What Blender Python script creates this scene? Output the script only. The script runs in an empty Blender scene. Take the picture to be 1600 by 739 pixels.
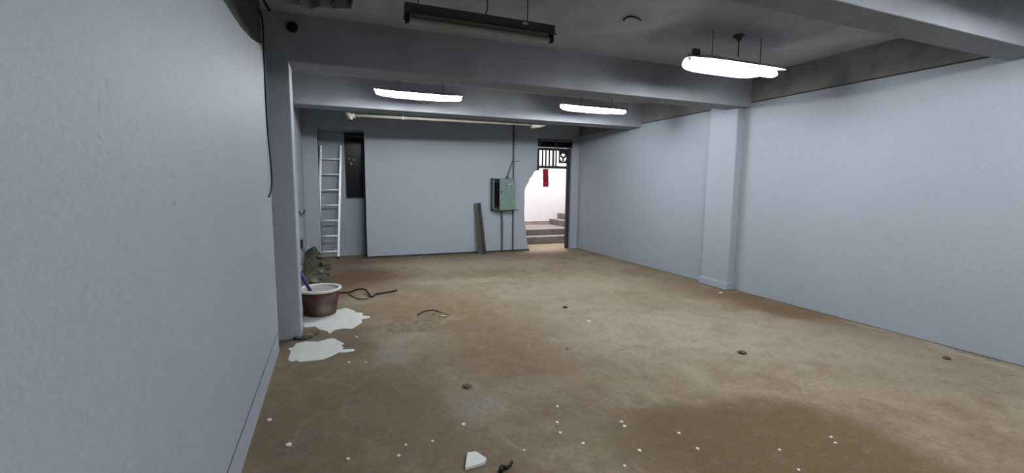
import bpy, bmesh, math, random
from mathutils import Vector, Matrix, noise
random.seed(7)
S = bpy.context.scene
COL = S.collection

# ---------------------------------------------------------------- camera, world, exposure
cam_d = bpy.data.cameras.new('camera')
cam_d.sensor_width = 36.0
cam_d.lens = 36.0 * 698.24 / 1600.0
cam_d.clip_start = 0.05
cam = bpy.data.objects.new('camera', cam_d)
COL.objects.link(cam)
R = Vector((0.928217, -0.371920, 0.009374)); U = Vector((0.033964, 0.109801, 0.993373)); F = Vector((0.370485, 0.921748, -0.114551))
cam.matrix_world = Matrix(((R.x, U.x, -F.x, 0.0), (R.y, U.y, -F.y, 0.0), (R.z, U.z, -F.z, 1.5), (0, 0, 0, 1)))
S.camera = cam
W = bpy.data.worlds.new('world'); S.world = W; W.use_nodes = True
W.node_tree.nodes['Background'].inputs[0].default_value = (0.75, 0.85, 1.0, 1)
W.node_tree.nodes['Background'].inputs[1].default_value = 0.4
S.view_settings.view_transform = 'Standard'
S.view_settings.look = 'None'
S.view_settings.gamma = 1.0
S.view_settings.use_curve_mapping = False
S.view_settings.exposure = 0.0
TUBE_STRENGTH = 128.0
STAIR_STRENGTH = 1050.0

# ---------------------------------------------------------------- materials
ALB = 0.58      # the whole room is dull; whites in it are no paper whites
def mat(name, col, rough=0.8, metal=0.0, var=0.0, scale=6.0, bump=0.0, bscale=60.0, detail=4.0, spec=0.3):
    col = tuple(x * ALB for x in col)
    m = bpy.data.materials.new(name); m.use_nodes = True
    nt = m.node_tree; N = nt.nodes; L = nt.links
    b = N['Principled BSDF']
    b.inputs['Roughness'].default_value = rough
    b.inputs['Metallic'].default_value = metal
    b.inputs['Specular IOR Level'].default_value = spec
    b.inputs['Base Color'].default_value = (*col, 1)
    tc = N.new('ShaderNodeTexCoord')
    if var:
        n = N.new('ShaderNodeTexNoise'); n.inputs['Scale'].default_value = scale; n.inputs['Detail'].default_value = detail
        L.new(tc.outputs['Object'], n.inputs['Vector'])
        r = N.new('ShaderNodeValToRGB')
        r.color_ramp.elements[0].position = 0.3; r.color_ramp.elements[1].position = 0.7
        r.color_ramp.elements[0].color = (*[max(0, c * (1 - var)) for c in col], 1)
        r.color_ramp.elements[1].color = (*[min(1, c * (1 + var)) for c in col], 1)
        L.new(n.outputs['Fac'], r.inputs['Fac']); L.new(r.outputs['Color'], b.inputs['Base Color'])
    if bump:
        n2 = N.new('ShaderNodeTexNoise'); n2.inputs['Scale'].default_value = bscale; n2.inputs['Detail'].default_value = 3
        L.new(tc.outputs['Object'], n2.inputs['Vector'])
        bp = N.new('ShaderNodeBump'); bp.inputs['Strength'].default_value = bump; bp.inputs['Distance'].default_value = 0.01
        L.new(n2.outputs['Fac'], bp.inputs['Height']); L.new(bp.outputs['Normal'], b.inputs['Normal'])
    return m

def emit(name, col, s):
    m = bpy.data.materials.new(name); m.use_nodes = True
    nt = m.node_tree; nt.nodes.clear()
    e = nt.nodes.new('ShaderNodeEmission'); o = nt.nodes.new('ShaderNodeOutputMaterial')
    e.inputs[0].default_value = (*col, 1); e.inputs[1].default_value = s
    nt.links.new(e.outputs[0], o.inputs[0])
    return m

def ell(nt, vec, cx, cy, rx, ry, rot=0.0, soft=0.6):
    """mask of one stain: 1 inside, 0 outside an ellipse lying on the floor or a wall plane"""
    N = nt.nodes; L = nt.links
    mp = N.new('ShaderNodeMapping'); mp.vector_type = 'TEXTURE'
    mp.inputs['Location'].default_value = (cx, cy, 0); mp.inputs['Rotation'].default_value = (0, 0, rot)
    mp.inputs['Scale'].default_value = (rx, ry, 1)
    L.new(vec, mp.inputs['Vector'])
    ln = N.new('ShaderNodeVectorMath'); ln.operation = 'LENGTH'; L.new(mp.outputs[0], ln.inputs[0])
    mr = N.new('ShaderNodeMapRange'); mr.interpolation_type = 'SMOOTHSTEP'
    mr.inputs['From Min'].default_value = 1 + soft * 0.5; mr.inputs['From Max'].default_value = max(0.0, 1 - soft)
    mr.inputs['To Min'].default_value = 0; mr.inputs['To Max'].default_value = 1
    L.new(ln.outputs['Value'], mr.inputs['Value'])
    return mr.outputs['Result']

def mixc(nt, fac, a, b, mul=1.0):
    N = nt.nodes; L = nt.links
    if mul != 1.0:
        mm = N.new('ShaderNodeMath'); mm.operation = 'MULTIPLY'; L.new(fac, mm.inputs[0]); mm.inputs[1].default_value = mul; fac = mm.outputs[0]
    mx = N.new('ShaderNodeMix'); mx.data_type = 'RGBA'
    L.new(fac, mx.inputs['Factor']); L.new(a, mx.inputs['A'])
    if isinstance(b, tuple): mx.inputs['B'].default_value = (*b, 1)
    else: L.new(b, mx.inputs['B'])
    return mx.outputs['Result']

def noise_node(nt, vec, scale, detail=5, rough=0.55, lo=0.35, hi=0.65, stretch=None, rot=0.0):
    N = nt.nodes; L = nt.links
    if stretch:
        mp = N.new('ShaderNodeMapping'); mp.vector_type = 'TEXTURE'; mp.inputs['Scale'].default_value = stretch; mp.inputs['Rotation'].default_value = (0, 0, rot)
        L.new(vec, mp.inputs['Vector']); vec = mp.outputs[0]
    n = N.new('ShaderNodeTexNoise'); n.inputs['Scale'].default_value = scale; n.inputs['Detail'].default_value = detail; n.inputs['Roughness'].default_value = rough
    L.new(vec, n.inputs['Vector'])
    mr = N.new('ShaderNodeMapRange'); mr.inputs['From Min'].default_value = lo; mr.inputs['From Max'].default_value = hi
    L.new(n.outputs['Fac'], mr.inputs['Value'])
    return mr.outputs['Result'], n

def floor_mat():
    m = bpy.data.materials.new('stained_concrete_floor'); m.use_nodes = True
    nt = m.node_tree; N = nt.nodes; L = nt.links; b = N['Principled BSDF']
    b.inputs['Roughness'].default_value = 0.82; b.inputs['Specular IOR Level'].default_value = 0.22
    tc = N.new('ShaderNodeTexCoord'); v = tc.outputs['Object']
    # ragged coordinates for the stains' outlines
    n0 = N.new('ShaderNodeTexNoise'); n0.inputs['Scale'].default_value = 1.3; n0.inputs['Detail'].default_value = 6; n0.inputs['Roughness'].default_value = 0.6
    L.new(v, n0.inputs['Vector'])
    sb = N.new('ShaderNodeVectorMath'); sb.operation = 'SUBTRACT'; L.new(n0.outputs['Color'], sb.inputs[0]); sb.inputs[1].default_value = (.5, .5, .5)
    sc = N.new('ShaderNodeVectorMath'); sc.operation = 'SCALE'; L.new(sb.outputs[0], sc.inputs[0]); sc.inputs['Scale'].default_value = 1.1
    ad = N.new('ShaderNodeVectorMath'); ad.operation = 'ADD'; L.new(v, ad.inputs[0]); L.new(sc.outputs[0], ad.inputs[1])
    fl = N.new('ShaderNodeVectorMath'); fl.operation = 'MULTIPLY'; L.new(ad.outputs[0], fl.inputs[0]); fl.inputs[1].default_value = (1, 1, 0)
    w = fl.outputs[0]
    base = N.new('ShaderNodeRGB'); base.outputs[0].default_value = (0.210, 0.166, 0.110, 1)
    c = base.outputs[0]
    f, _ = noise_node(nt, v, 0.9, 6, 0.6, 0.38, 0.66); c = mixc(nt, f, c, (0.1333, 0.0961, 0.0589), 0.9)
    f, _ = noise_node(nt, v, 2.6, 6, 0.65, 0.45, 0.7); c = mixc(nt, f, c, (0.2480, 0.2077, 0.1550), 0.55)
    f, _ = noise_node(nt, w, 1.5, 7, 0.68, 0.47, 0.66); c = mixc(nt, f, c, (0.115, 0.078, 0.040), 0.55)
    # broad zones
    for (cx, cy, rx, ry, rot, soft, col, k) in FLOOR_STAINS:
        c = mixc(nt, ell(nt, w, cx, cy, rx, ry, rot, soft), c, col, k)
    # swept streaks of pale dust along the floor
    f, _ = noise_node(nt, w, 2.6, 6, 0.65, 0.54, 0.74, (2.6, 0.5, 1), -1.15); c = mixc(nt, f, c, (0.31, 0.265, 0.20), 0.45)
    f, _ = noise_node(nt, w, 2.2, 6, 0.65, 0.54, 0.74, (2.0, 0.6, 1), -0.75); c = mixc(nt, f, c, (0.11, 0.075, 0.042), 0.40)
    f, _ = noise_node(nt, w, 1.9, 8, 0.72, 0.50, 0.68); c = mixc(nt, f, c, (0.125, 0.084, 0.044), 0.45)
    for (cx, cy, rx, ry, rot, soft, col, k) in FLOOR_STAINS_TOP:
        c = mixc(nt, ell(nt, w, cx, cy, rx, ry, rot, soft), c, col, k)
    f, _ = noise_node(nt, v, 5.0, 8, 0.75, 0.50, 0.75); c = mixc(nt, f, c, (0.075, 0.052, 0.030), 0.55)
    f, _ = noise_node(nt, v, 9.0, 8, 0.75, 0.52, 0.76); c = mixc(nt, f, c, (0.27, 0.22, 0.155), 0.32)
    f, _ = noise_node(nt, v, 30.0, 5, 0.75, 0.46, 0.70); c = mixc(nt, f, c, (0.075, 0.055, 0.036), 0.48)
    f, _ = noise_node(nt, v, 70.0, 3, 0.7, 0.52, 0.72); c = mixc(nt, f, c, (0.28, 0.24, 0.185), 0.20)
    L.new(c, b.inputs['Base Color'])
    _, nb = noise_node(nt, v, 16.0, 8, 0.7)
    bp = N.new('ShaderNodeBump'); bp.inputs['Strength'].default_value = 0.5; bp.inputs['Distance'].default_value = 0.015
    L.new(nb.outputs['Fac'], bp.inputs['Height']); L.new(bp.outputs['Normal'], b.inputs['Normal'])
    return m

FLOOR_STAINS = [
    # cx, cy, rx, ry, rotation, softness, colour, strength
    (3.2, 3.6, 2.6, 1.1, -0.35, 0.9, (0.272, 0.234, 0.178), 0.8),     # pale dusty band across the middle
    (2.6, 5.6, 2.4, 1.2, 0.0, 0.9, (0.265, 0.228, 0.168), 0.7),
    (1.9, 8.1, 1.9, 0.8, 0.0, 0.8, (0.33, 0.275, 0.20), 0.8),        # light strip before the end wall
    (4.7, 2.3, 0.9, 1.9, 0.15, 0.8, (0.2139, 0.1829, 0.1395), 0.6),
    (5.15, 3.75, 0.42, 1.0, 0.12, 0.7, (0.1240, 0.0775, 0.0360), 0.85),   # brown along the right wall
    (5.0, 5.2, 0.5, 1.4, 0.0, 0.8, (0.1271, 0.0899, 0.0527), 0.7),
    (-0.05, 6.6, 0.45, 0.9, 0.0, 0.7, (0.130, 0.080, 0.042), 0.8),
    (1.15, 5.0, 1.0, 1.2, 0.3, 0.9, (0.175, 0.114, 0.055), 0.85),
    (1.45, 3.7, 0.8, 0.8, 0.0, 0.9, (0.155, 0.103, 0.052), 0.75),
    (0.05, 3.0, 0.75, 1.0, 0.0, 0.8, (0.118, 0.084, 0.052), 0.8),
    (0.35, 2.2, 0.9, 0.9, 0.0, 0.8, (0.135, 0.100, 0.064), 0.7),
    (-0.15, 4.6, 0.5, 0.75, 0.0, 0.8, (0.0930, 0.0775, 0.0527), 0.7),
    (0.62, 4.05, 0.42, 0.22, 0.45, 0.9, (0.2232, 0.1984, 0.1550), 0.6),      # cement-grey patches
    (0.95, 2.85, 0.40, 0.28, 0.2, 0.9, (0.2046, 0.1798, 0.1364), 0.6),
    (0.85, 4.72, 0.42, 0.10, 0.5, 0.9, (0.2604, 0.2232, 0.1612), 0.7),
    (5.36, 2.4, 0.07, 1.0, 0.0, 0.9, (0.2914, 0.2666, 0.2232), 0.8),         # cement line along the right wall
]

FLOOR_STAINS_TOP = [
    (2.30, 1.72, 1.05, 0.62, -0.42, 0.42, (0.088, 0.058, 0.023), 0.93),  # dark oily patch in front
    (2.0, 1.0, 1.3, 0.6, 0.0, 0.6, (0.090, 0.060, 0.026), 0.85),
    (0.42, 7.5, 0.70, 0.85, 0.0, 0.6, (0.098, 0.050, 0.024), 0.85),      # reddish earth near the heap
    (5.10, 4.0, 0.40, 0.95, 0.10, 0.8, (0.112, 0.066, 0.027), 0.9),
    (0.62, 4.05, 0.45, 0.24, 0.45, 0.9, (0.25, 0.225, 0.175), 0.55),
    (0.95, 2.85, 0.42, 0.30, 0.2, 0.9, (0.22, 0.195, 0.150), 0.55),
    (0.90, 4.66, 0.50, 0.09, 0.42, 0.9, (0.28, 0.235, 0.165), 0.6),
    (1.75, 6.7, 0.9, 0.16, -0.15, 0.9, (0.33, 0.28, 0.205), 0.55),
]

def wall_mat(name, marks=False):
    m = bpy.data.materials.new(name); m.use_nodes = True
    nt = m.node_tree; N = nt.nodes; L = nt.links; b = N['Principled BSDF']
    b.inputs['Roughness'].default_value = 0.62; b.inputs['Specular IOR Level'].default_value = 0.25
    tc = N.new('ShaderNodeTexCoord'); v = tc.outputs['Object']
    base = N.new('ShaderNodeRGB'); base.outputs[0].default_value = (*PAINT, 1); c = base.outputs[0]
    f, _ = noise_node(nt, v, 1.1, 4, 0.6, 0.35, 0.7); c = mixc(nt, f, c, tuple(x * 0.93 for x in PAINT), 0.8)
    f, _ = noise_node(nt, v, 130.0, 2, 0.6, 0.4, 0.75); c = mixc(nt, f, c, tuple(min(1, x * 1.14) for x in PAINT), 0.6)
    f, _ = noise_node(nt, v, 48.0, 4, 0.7, 0.45, 0.72); c = mixc(nt, f, c, tuple(x * 0.86 for x in PAINT), 0.45)
    if marks:
        sx = N.new('ShaderNodeSeparateXYZ'); L.new(v, sx.inputs[0])
        cb = N.new('ShaderNodeCombineXYZ'); L.new(sx.outputs['Y'], cb.inputs['X']); L.new(sx.outputs['Z'], cb.inputs['Y'])
        for (cy, cz, ry, rz, rot, k) in [(1.378, 1.71, 0.006, 0.035, 0.15, 0.20), (1.325, 1.665, 0.008, 0.022, 0.0, 0.25), (1.795, 1.428, 0.02, 0.006, 0.2, 0.55),
                                          (1.31, 1.60, 0.006, 0.004, 0, 0.4), (1.35, 1.565, 0.005, 0.005, 0, 0.45), (1.42, 1.51, 0.006, 0.006, 0, 0.35)]:
            c = mixc(nt, ell(nt, cb.outputs[0], cy, cz, ry, rz, rot, 0.9), c, (0.10, 0.105, 0.12), k)
    L.new(c, b.inputs['Base Color'])
    n1 = N.new('ShaderNodeTexNoise'); n1.inputs['Scale'].default_value = 45.0; n1.inputs['Detail'].default_value = 4; L.new(v, n1.inputs['Vector'])
    n2 = N.new('ShaderNodeTexNoise'); n2.inputs['Scale'].default_value = 3.5; n2.inputs['Detail'].default_value = 5; L.new(v, n2.inputs['Vector'])
    mm = N.new('ShaderNodeMath'); mm.operation = 'MULTIPLY_ADD'; L.new(n2.outputs['Fac'], mm.inputs[0]); mm.inputs[1].default_value = 2.5; L.new(n1.outputs['Fac'], mm.inputs[2])
    bp = N.new('ShaderNodeBump'); bp.inputs['Strength'].default_value = 0.22; bp.inputs['Distance'].default_value = 0.006
    L.new(mm.outputs[0], bp.inputs['Height']); L.new(bp.outputs['Normal'], b.inputs['Normal'])
    return m

PAINT = (0.292, 0.322, 0.356)
M = {}
M['wall'] = wall_mat('painted_wall')
M['wall_marked'] = wall_mat('painted_wall_scuffed', True)
M['floor'] = floor_mat()
M['ceiling'] = mat('ceiling_concrete', (0.62, 0.62, 0.68), 0.9, var=0.12, scale=3.0, bump=0.3, bscale=25)
M['beam'] = mat('beam_concrete', (0.46, 0.475, 0.52), 0.85, var=0.12, scale=2.5, bump=0.25, bscale=25)
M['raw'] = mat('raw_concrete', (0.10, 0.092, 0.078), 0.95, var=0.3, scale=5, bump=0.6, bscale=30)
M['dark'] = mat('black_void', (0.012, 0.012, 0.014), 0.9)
M['steel'] = mat('dark_grey_steel', (0.075, 0.078, 0.085), 0.5, var=0.15, scale=20)
M['lamp_body'] = mat('grey_enamel', (0.11, 0.112, 0.118), 0.5, var=0.12, scale=14)
M['enamel'] = mat('white_enamel', (0.75, 0.76, 0.78), 0.4)
M['tube_off'] = mat('unlit_tube_glass', (0.50, 0.47, 0.40), 0.25, var=0.1, scale=8)
M['tube_on'] = emit('lit_tube', (0.93, 0.965, 1.0), TUBE_STRENGTH)
M['tube_new'] = emit('lit_tube_new', (0.91, 0.955, 1.0), TUBE_STRENGTH * 1.35)
M['wire'] = mat('dark_wire', (0.03, 0.03, 0.034), 0.6)
M['alu'] = mat('aluminium', (1.4, 1.44, 1.5), 0.35, metal=0.2, var=0.06, scale=30)
M['glass_dark'] = mat('dark_glass', (0.008, 0.010, 0.011), 0.25, spec=0.12)
M['green'] = mat('panel_green', (0.25, 0.36, 0.325), 0.5, var=0.12, scale=9)
M['green_dark'] = mat('panel_green_shell', (0.15, 0.20, 0.19), 0.55, var=0.15, scale=9)
M['conduit'] = mat('conduit_grey', (0.15, 0.155, 0.185), 0.5, var=0.1, scale=12)
M['pvc'] = mat('cream_plastic_pipe', (0.62, 0.58, 0.47), 0.45, var=0.08, scale=8)
M['plank'] = mat('weathered_board', (0.115, 0.115, 0.105), 0.85, var=0.3, scale=12, bump=0.4, bscale=40)
M['tub'] = None
M['paint_white'] = mat('spilled_white_paint', (0.98, 0.99, 0.95), 0.45, var=0.06, scale=9, bump=0.5, bscale=14)
M['paint_tub'] = mat('paint_in_tub', (0.62, 0.50, 0.47), 0.35, var=0.2, scale=12)
M['blue'] = mat('blue_plastic', (0.035, 0.05, 0.22), 0.45)
M['earth'] = mat('rubble_earth', (0.115, 0.105, 0.070), 0.95, var=0.55, scale=11, bump=1.0, bscale=22, detail=8)
M['stone'] = mat('rubble_stone', (0.22, 0.20, 0.15), 0.95, var=0.4, scale=16, bump=0.7, bscale=40)
M['chip'] = mat('white_plaster', (1.0, 0.99, 0.94), 0.8, var=0.05, scale=30)
M['rubber'] = mat('black_rubber', (0.012, 0.011, 0.010), 0.7)
ALB = 1.0
M['stair_wall'] = mat('white_stair_wall', (0.62, 0.605, 0.615), 0.8, var=0.04, scale=2.5)
M['stair'] = mat('stair_concrete', (0.155, 0.135, 0.127), 0.9, var=0.22, scale=5, bump=0.4, bscale=30)
M['skirt'] = mat('stair_skirting', (0.23, 0.195, 0.18), 0.9, var=0.18, scale=8)
M['red'] = mat('red_paper', (0.22, 0.012, 0.022), 0.65, var=0.25, scale=30)
M['frame'] = mat('gate_frame_iron', (0.030, 0.028, 0.034), 0.55, var=0.2, scale=20)
M['gold'] = mat('yellow_tag', (0.45, 0.33, 0.06), 0.5)

# ---------------------------------------------------------------- mesh helpers
def finish(name, bm, m, parent=None, smooth=False, mods=None):
    me = bpy.data.meshes.new(name)
    bmesh.ops.recalc_face_normals(bm, faces=bm.faces)
    bm.to_mesh(me); bm.free()
    if smooth:
        for p in me.polygons: p.use_smooth = True
    for mm in (m if isinstance(m, (list, tuple)) else [m]): me.materials.append(mm)
    o = bpy.data.objects.new(name, me); COL.objects.link(o)
    if parent is not None:
        o.parent = parent
        o.matrix_parent_inverse = parent.matrix_world.inverted() if parent.type == 'EMPTY' else Matrix()
    return o

def B(): return bmesh.new()

def box(bm, x0, x1, y0, y1, z0, z1, bev=0.0, rot=None, seg=1):
    g = bmesh.ops.create_cube(bm, size=1.0)
    vs = g['verts']
    for v in vs:
        v.co = Vector(((x0 + x1) / 2 + v.co.x * (x1 - x0), (y0 + y1) / 2 + v.co.y * (y1 - y0), (z0 + z1) / 2 + v.co.z * (z1 - z0)))
    if bev:
        es = list({e for v in vs for e in v.link_edges})
        r = bmesh.ops.bevel(bm, geom=es, offset=bev, segments=seg, affect='EDGES', profile=0.5)
    return bm

def tube(bm, pts, r, n=10, closed=False, caps=True):
    pts = [Vector(p) for p in pts]
    rs = r if isinstance(r, (list, tuple)) else [r] * len(pts)
    rings = []; up = None
    for i, p in enumerate(pts):
        t = (pts[min(i + 1, len(pts) - 1)] - pts[max(i - 1, 0)]).normalized()
        if up is None:
            up = t.orthogonal().normalized()
        else:
            up = (up - t * up.dot(t))
            up = up.normalized() if up.length > 1e-6 else t.orthogonal().normalized()
        s = t.cross(up)
        rings.append([bm.verts.new(p + (up * math.cos(2 * math.pi * k / n) + s * math.sin(2 * math.pi * k / n)) * rs[i]) for k in range(n)])
    for a, b in zip(rings, rings[1:]):
        for k in range(n): bm.faces.new((a[k], a[(k + 1) % n], b[(k + 1) % n], b[k]))
    if caps:
        bm.faces.new(rings[0][::-1]); bm.faces.new(rings[-1])
    return bm

def smooth_path(pts, n=6):
    pts = [Vector(p) for p in pts]; out = []
    for i in range(len(pts) - 1):
        p0 = pts[max(i - 1, 0)]; p1 = pts[i]; p2 = pts[i + 1]; p3 = pts[min(i + 2, len(pts) - 1)]
        for k in range(n):
            t = k / n
            out.append(0.5 * ((2 * p1) + (p2 - p0) * t + (2 * p0 - 5 * p1 + 4 * p2 - p3) * t * t + (3 * p1 - p0 - 3 * p2 + p3) * t ** 3))
    out.append(pts[-1]); return out

def lathe(bm, prof, c=(0, 0, 0), n=32):
    c = Vector(c); rings = []
    for (r, z) in prof:
        rings.append([bm.verts.new(c + Vector((r * math.cos(2 * math.pi * k / n), r * math.sin(2 * math.pi * k / n), z))) for k in range(n)])
    for a, b in zip(rings, rings[1:]):
        for k in range(n): bm.faces.new((a[k], a[(k + 1) % n], b[(k + 1) % n], b[k]))
    return bm

def plate(bm, outer, holes, mapf, t0, t1):
    """slab with holes: 2D loops, extruded from t0 to t1 by mapf(u, v, t)"""
    caps = []
    for t in (t0, t1):
        loops = []; edges = []
        for lp in [outer] + holes:
            vs = [bm.verts.new(mapf(u, v, t)) for u, v in lp]
            loops.append(vs)
            edges += [bm.edges.new((vs[i], vs[(i + 1) % len(vs)])) for i in range(len(vs))]
        bmesh.ops.triangle_fill(bm, edges=edges, use_beauty=True)
        caps.append(loops)
    for la, lb in zip(caps[0], caps[1]):
        for i in range(len(la)):
            j = (i + 1) % len(la)
            bm.faces.new((la[i], la[j], lb[j], lb[i]))
    return bm

def struct(name, bm, m, parent=None):
    o = finish(name, bm, m, parent)
    o['kind'] = 'structure'
    return o

def tag(o, label, cat, group=None):
    o['label'] = label; o['category'] = cat
    if group: o['group'] = group
    return o

def thing(name, label, cat, loc=(0, 0, 0), group=None):
    o = bpy.data.objects.new(name, None); COL.objects.link(o)
    o.location = loc; o.empty_display_size = 0.1
    bpy.context.view_layer.update()
    return tag(o, label, cat, group)

def ragged_wall(bm, outline, y0, y1):
    return plate(bm, outline, [], lambda u, v, t: (u, t, v), y0, y1)

# ---------------------------------------------------------------- room shell
XL, XR, YB, ZC = -0.487, 5.426, 9.33, 3.02
YF = -3.2                                     # shutter end behind the camera
bm = B(); box(bm, -1.0, 8.8, YF - 0.3, 12.3, -0.15, 0.0); struct('floor', bm, M['floor'])

hole = [(-0.36, 4.40), (-0.29, 4.44), (-0.20, 4.44), (-0.12, 4.51), (-0.04, 4.40), (0.06, 4.42), (0.14, 4.37), (0.21, 4.36), (0.22, 4.14), (0.28, 4.02), (0.20, 3.86), (0.02, 3.80), (-0.16, 3.86), (-0.30, 3.82), (-0.40, 4.05)]
bm = B(); plate(bm, [(-0.9, YF - 0.2), (5.7, YF - 0.2), (5.7, YB + 0.8), (-0.9, YB + 0.8)], [hole], lambda u, v, t: (u, v, t), ZC, ZC + 0.10)
ceil = struct('ceiling', bm, M['ceiling'])
bm = B(); box(bm, -0.9, 5.7, YF - 0.2, YB + 0.8, ZC + 0.10, ZC + 0.2); struct('slab', bm, mat('broken_concrete', (0.03, 0.024, 0.02), 0.95, var=0.4, scale=12), ceil)
bm = B()
for k in range(5):
    tube(bm, [(-0.36 + 0.13 * k, 3.80, ZC + 0.03), (-0.34 + 0.13 * k + 0.02, 4.2, ZC + 0.025), (-0.35 + 0.13 * k, 4.50, ZC + 0.035)], 0.006, 6)
struct('rebar', bm, mat('rusty_rebar', (0.09, 0.045, 0.025), 0.9), ceil)

# left wall: near stretch, niche behind its end, column, far stretch
bm = B(); plate(bm, [(YF, 0.190), (4.36, 0.190), (4.36, 2.60), (4.33, 2.635), (4.05, 2.565), (3.72, 2.50), (3.3, 2.45), (2.8, 2.43), (1.0, 2.42), (YF, 2.42)], [], lambda u, v, t: (t, u, v), -0.75, XL)
struct('wall_left', bm, M['wall_marked'])
bm = B(); box(bm, -0.75, XL - 0.001, YF, 4.36, -0.01, 0.170)
struct('baseboard_left', bm, M['wall'])
bm = B(); box(bm, -0.75, XL - 0.003, YF, 4.34, 0.165, 0.195)
struct('trim_1', bm, mat('open_joint', (0.05, 0.05, 0.055), 0.95))
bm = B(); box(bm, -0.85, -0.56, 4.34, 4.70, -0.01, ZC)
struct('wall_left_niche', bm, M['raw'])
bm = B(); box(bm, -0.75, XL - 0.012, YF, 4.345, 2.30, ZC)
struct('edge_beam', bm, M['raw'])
bm = B(); box(bm, -0.80, -0.325, 4.67, 4.99, -0.01, ZC - 0.01, 0.012, seg=2)
struct('column', bm, M['wall'])
bm = B(); box(bm, -0.80, XL, 4.99, YB + 0.02, -0.01, ZC)
struct('wall_left_far', bm, M['wall'])

# right wall with its edge beam and pier
bm = B(); box(bm, XR, XR + 0.2, YF, YB + 0.02, 0.006, 2.655)
struct('wall_right', bm, M['wall'])
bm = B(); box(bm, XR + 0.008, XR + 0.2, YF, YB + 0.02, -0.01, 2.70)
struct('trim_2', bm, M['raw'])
bm = B(); box(bm, XR - 0.006, XR + 0.2, YF, YB + 0.02, 2.672, ZC, 0.004)
struct('edge_beam', bm, mat('edge_beam_concrete', (0.17, 0.165, 0.16), 0.92, var=0.25, scale=3.5, bump=0.4, bscale=25))
bm = B(); box(bm, 5.30, XR + 0.02, 4.77, 5.275, 0.0, 2.655, 0.016, seg=2)
pier = struct('column', bm, M['wall'])
bm = B(); box(bm, 5.278, XR + 0.02, 4.748, 5.297, 0.004, 0.112, 0.008, seg=2)
struct('plinth', bm, M['wall'], pier)

# ceiling beams across the room
for (y0, y1) in ((-1.0, -0.74), (1.87, 2.13), (4.672, 4.992), (7.06, 7.46)):
    bm = B(); box(bm, -0.70, 5.5, y0, y1, 2.60, ZC + 0.01, 0.008, seg=2)
    struct('ceiling_beam', bm, M['beam'])

# end wall: niche on the left, broken doorway on the right
rag = [(4.195, 0.0), (4.15, 0.10), (4.118, 0.23), (4.097, 0.42), (4.062, 0.617), (4.05, 0.76), (4.042, 0.909), (4.05, 1.12), (4.045, 1.315), (4.051, 1.416), (4.09, 1.49), (4.144, 1.575), (4.17, 1.65), (4.222, 1.692), (4.27, 1.78), (4.331, 1.852), (4.35, 1.90), (4.352, 2.2), (4.365, 2.50)]
outl = [(-0.70, 0), (-0.226, 0), (-0.226, 2.53), (0.62, 2.53), (0.62, 0)] + rag + [(5.245, 2.50), (5.245, 0), (5.62, 0), (5.62, ZC), (-0.70, ZC)]
bm = B(); ragged_wall(bm, outl, YB, YB + 0.19)
struct('wall_back', bm, M['wall'])
# dirt line at its foot
bm = B(); box(bm, 0.62, 4.18, YB - 0.014, YB + 0.01, -0.01, 0.042, 0.006); struct('baseboard_back', bm, M['raw'])
# wall of the niche, with the window hole in its upper right
bm = B()
ragged_wall(bm, [(-0.40, 0), (0.80, 0), (0.80, 1.19), (0.262, 1.19), (0.262, 2.62), (-0.40, 2.62)], 9.85, 9.97)
niche = struct('wall_niche', bm, M['wall'])
bm = B(); box(bm, -0.40, -0.226, 9.50, 9.86, 0, 2.62); struct('cheek', bm, M['raw'], niche)  # dark raw material paints in the shade on this cheek
bm = B(); box(bm, 0.62, 0.80, 9.50, 9.86, 0, 2.62); struct('cheek', bm, mat('shaded_cheek', (0.028, 0.028, 0.03), 0.95, var=0.3, scale=9), niche)  # near-black colour carries the shade of this reveal
bm = B(); box(bm, -0.40, 0.80, 9.51, 9.97, 2.53, 2.64); struct('soffit', bm, M['ceiling'], niche)
# window onto a dark room
bm = B()
for bx in ((0.262, 0.285), (0.60, 0.62)): box(bm, bx[0], bx[1], 9.855, 9.90, 1.19, 2.53)
for bz in ((1.19, 1.215), (2.505, 2.53)): box(bm, 0.285, 0.60, 9.855, 9.90, bz[0], bz[1])
win = struct('window_1', bm, M['frame'])
bm = B(); box(bm, 0.28, 0.605, 9.872, 9.878, 1.21, 2.51); struct('pane', bm, M['glass_dark'], win)
bm = B(); box(bm, 0.20, 0.80, 9.96, 10.0, 1.1, 2.62); struct('dark_room_sheet', bm, M['dark'], win)  # black sheet standing in for the unlit room behind
bm = B()  # pale patches painted for the faint reflections in the pane
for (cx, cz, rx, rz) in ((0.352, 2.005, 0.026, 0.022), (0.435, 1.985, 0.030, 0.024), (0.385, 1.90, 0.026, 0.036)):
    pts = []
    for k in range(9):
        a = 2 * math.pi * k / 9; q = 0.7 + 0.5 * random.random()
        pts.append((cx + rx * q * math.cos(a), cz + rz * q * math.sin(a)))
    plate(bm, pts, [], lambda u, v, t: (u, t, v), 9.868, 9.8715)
o = finish('pane_glint', bm, mat('glint_grey', (0.20, 0.20, 0.19), 0.9, var=0.3, scale=40), win)

# rear of the room (behind the camera): closed by a roller shutter
bm = B(); box(bm, -0.75, 5.62, YF - 0.12, YF, 0, ZC); struct('wall_rear', bm, M['wall'])

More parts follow.
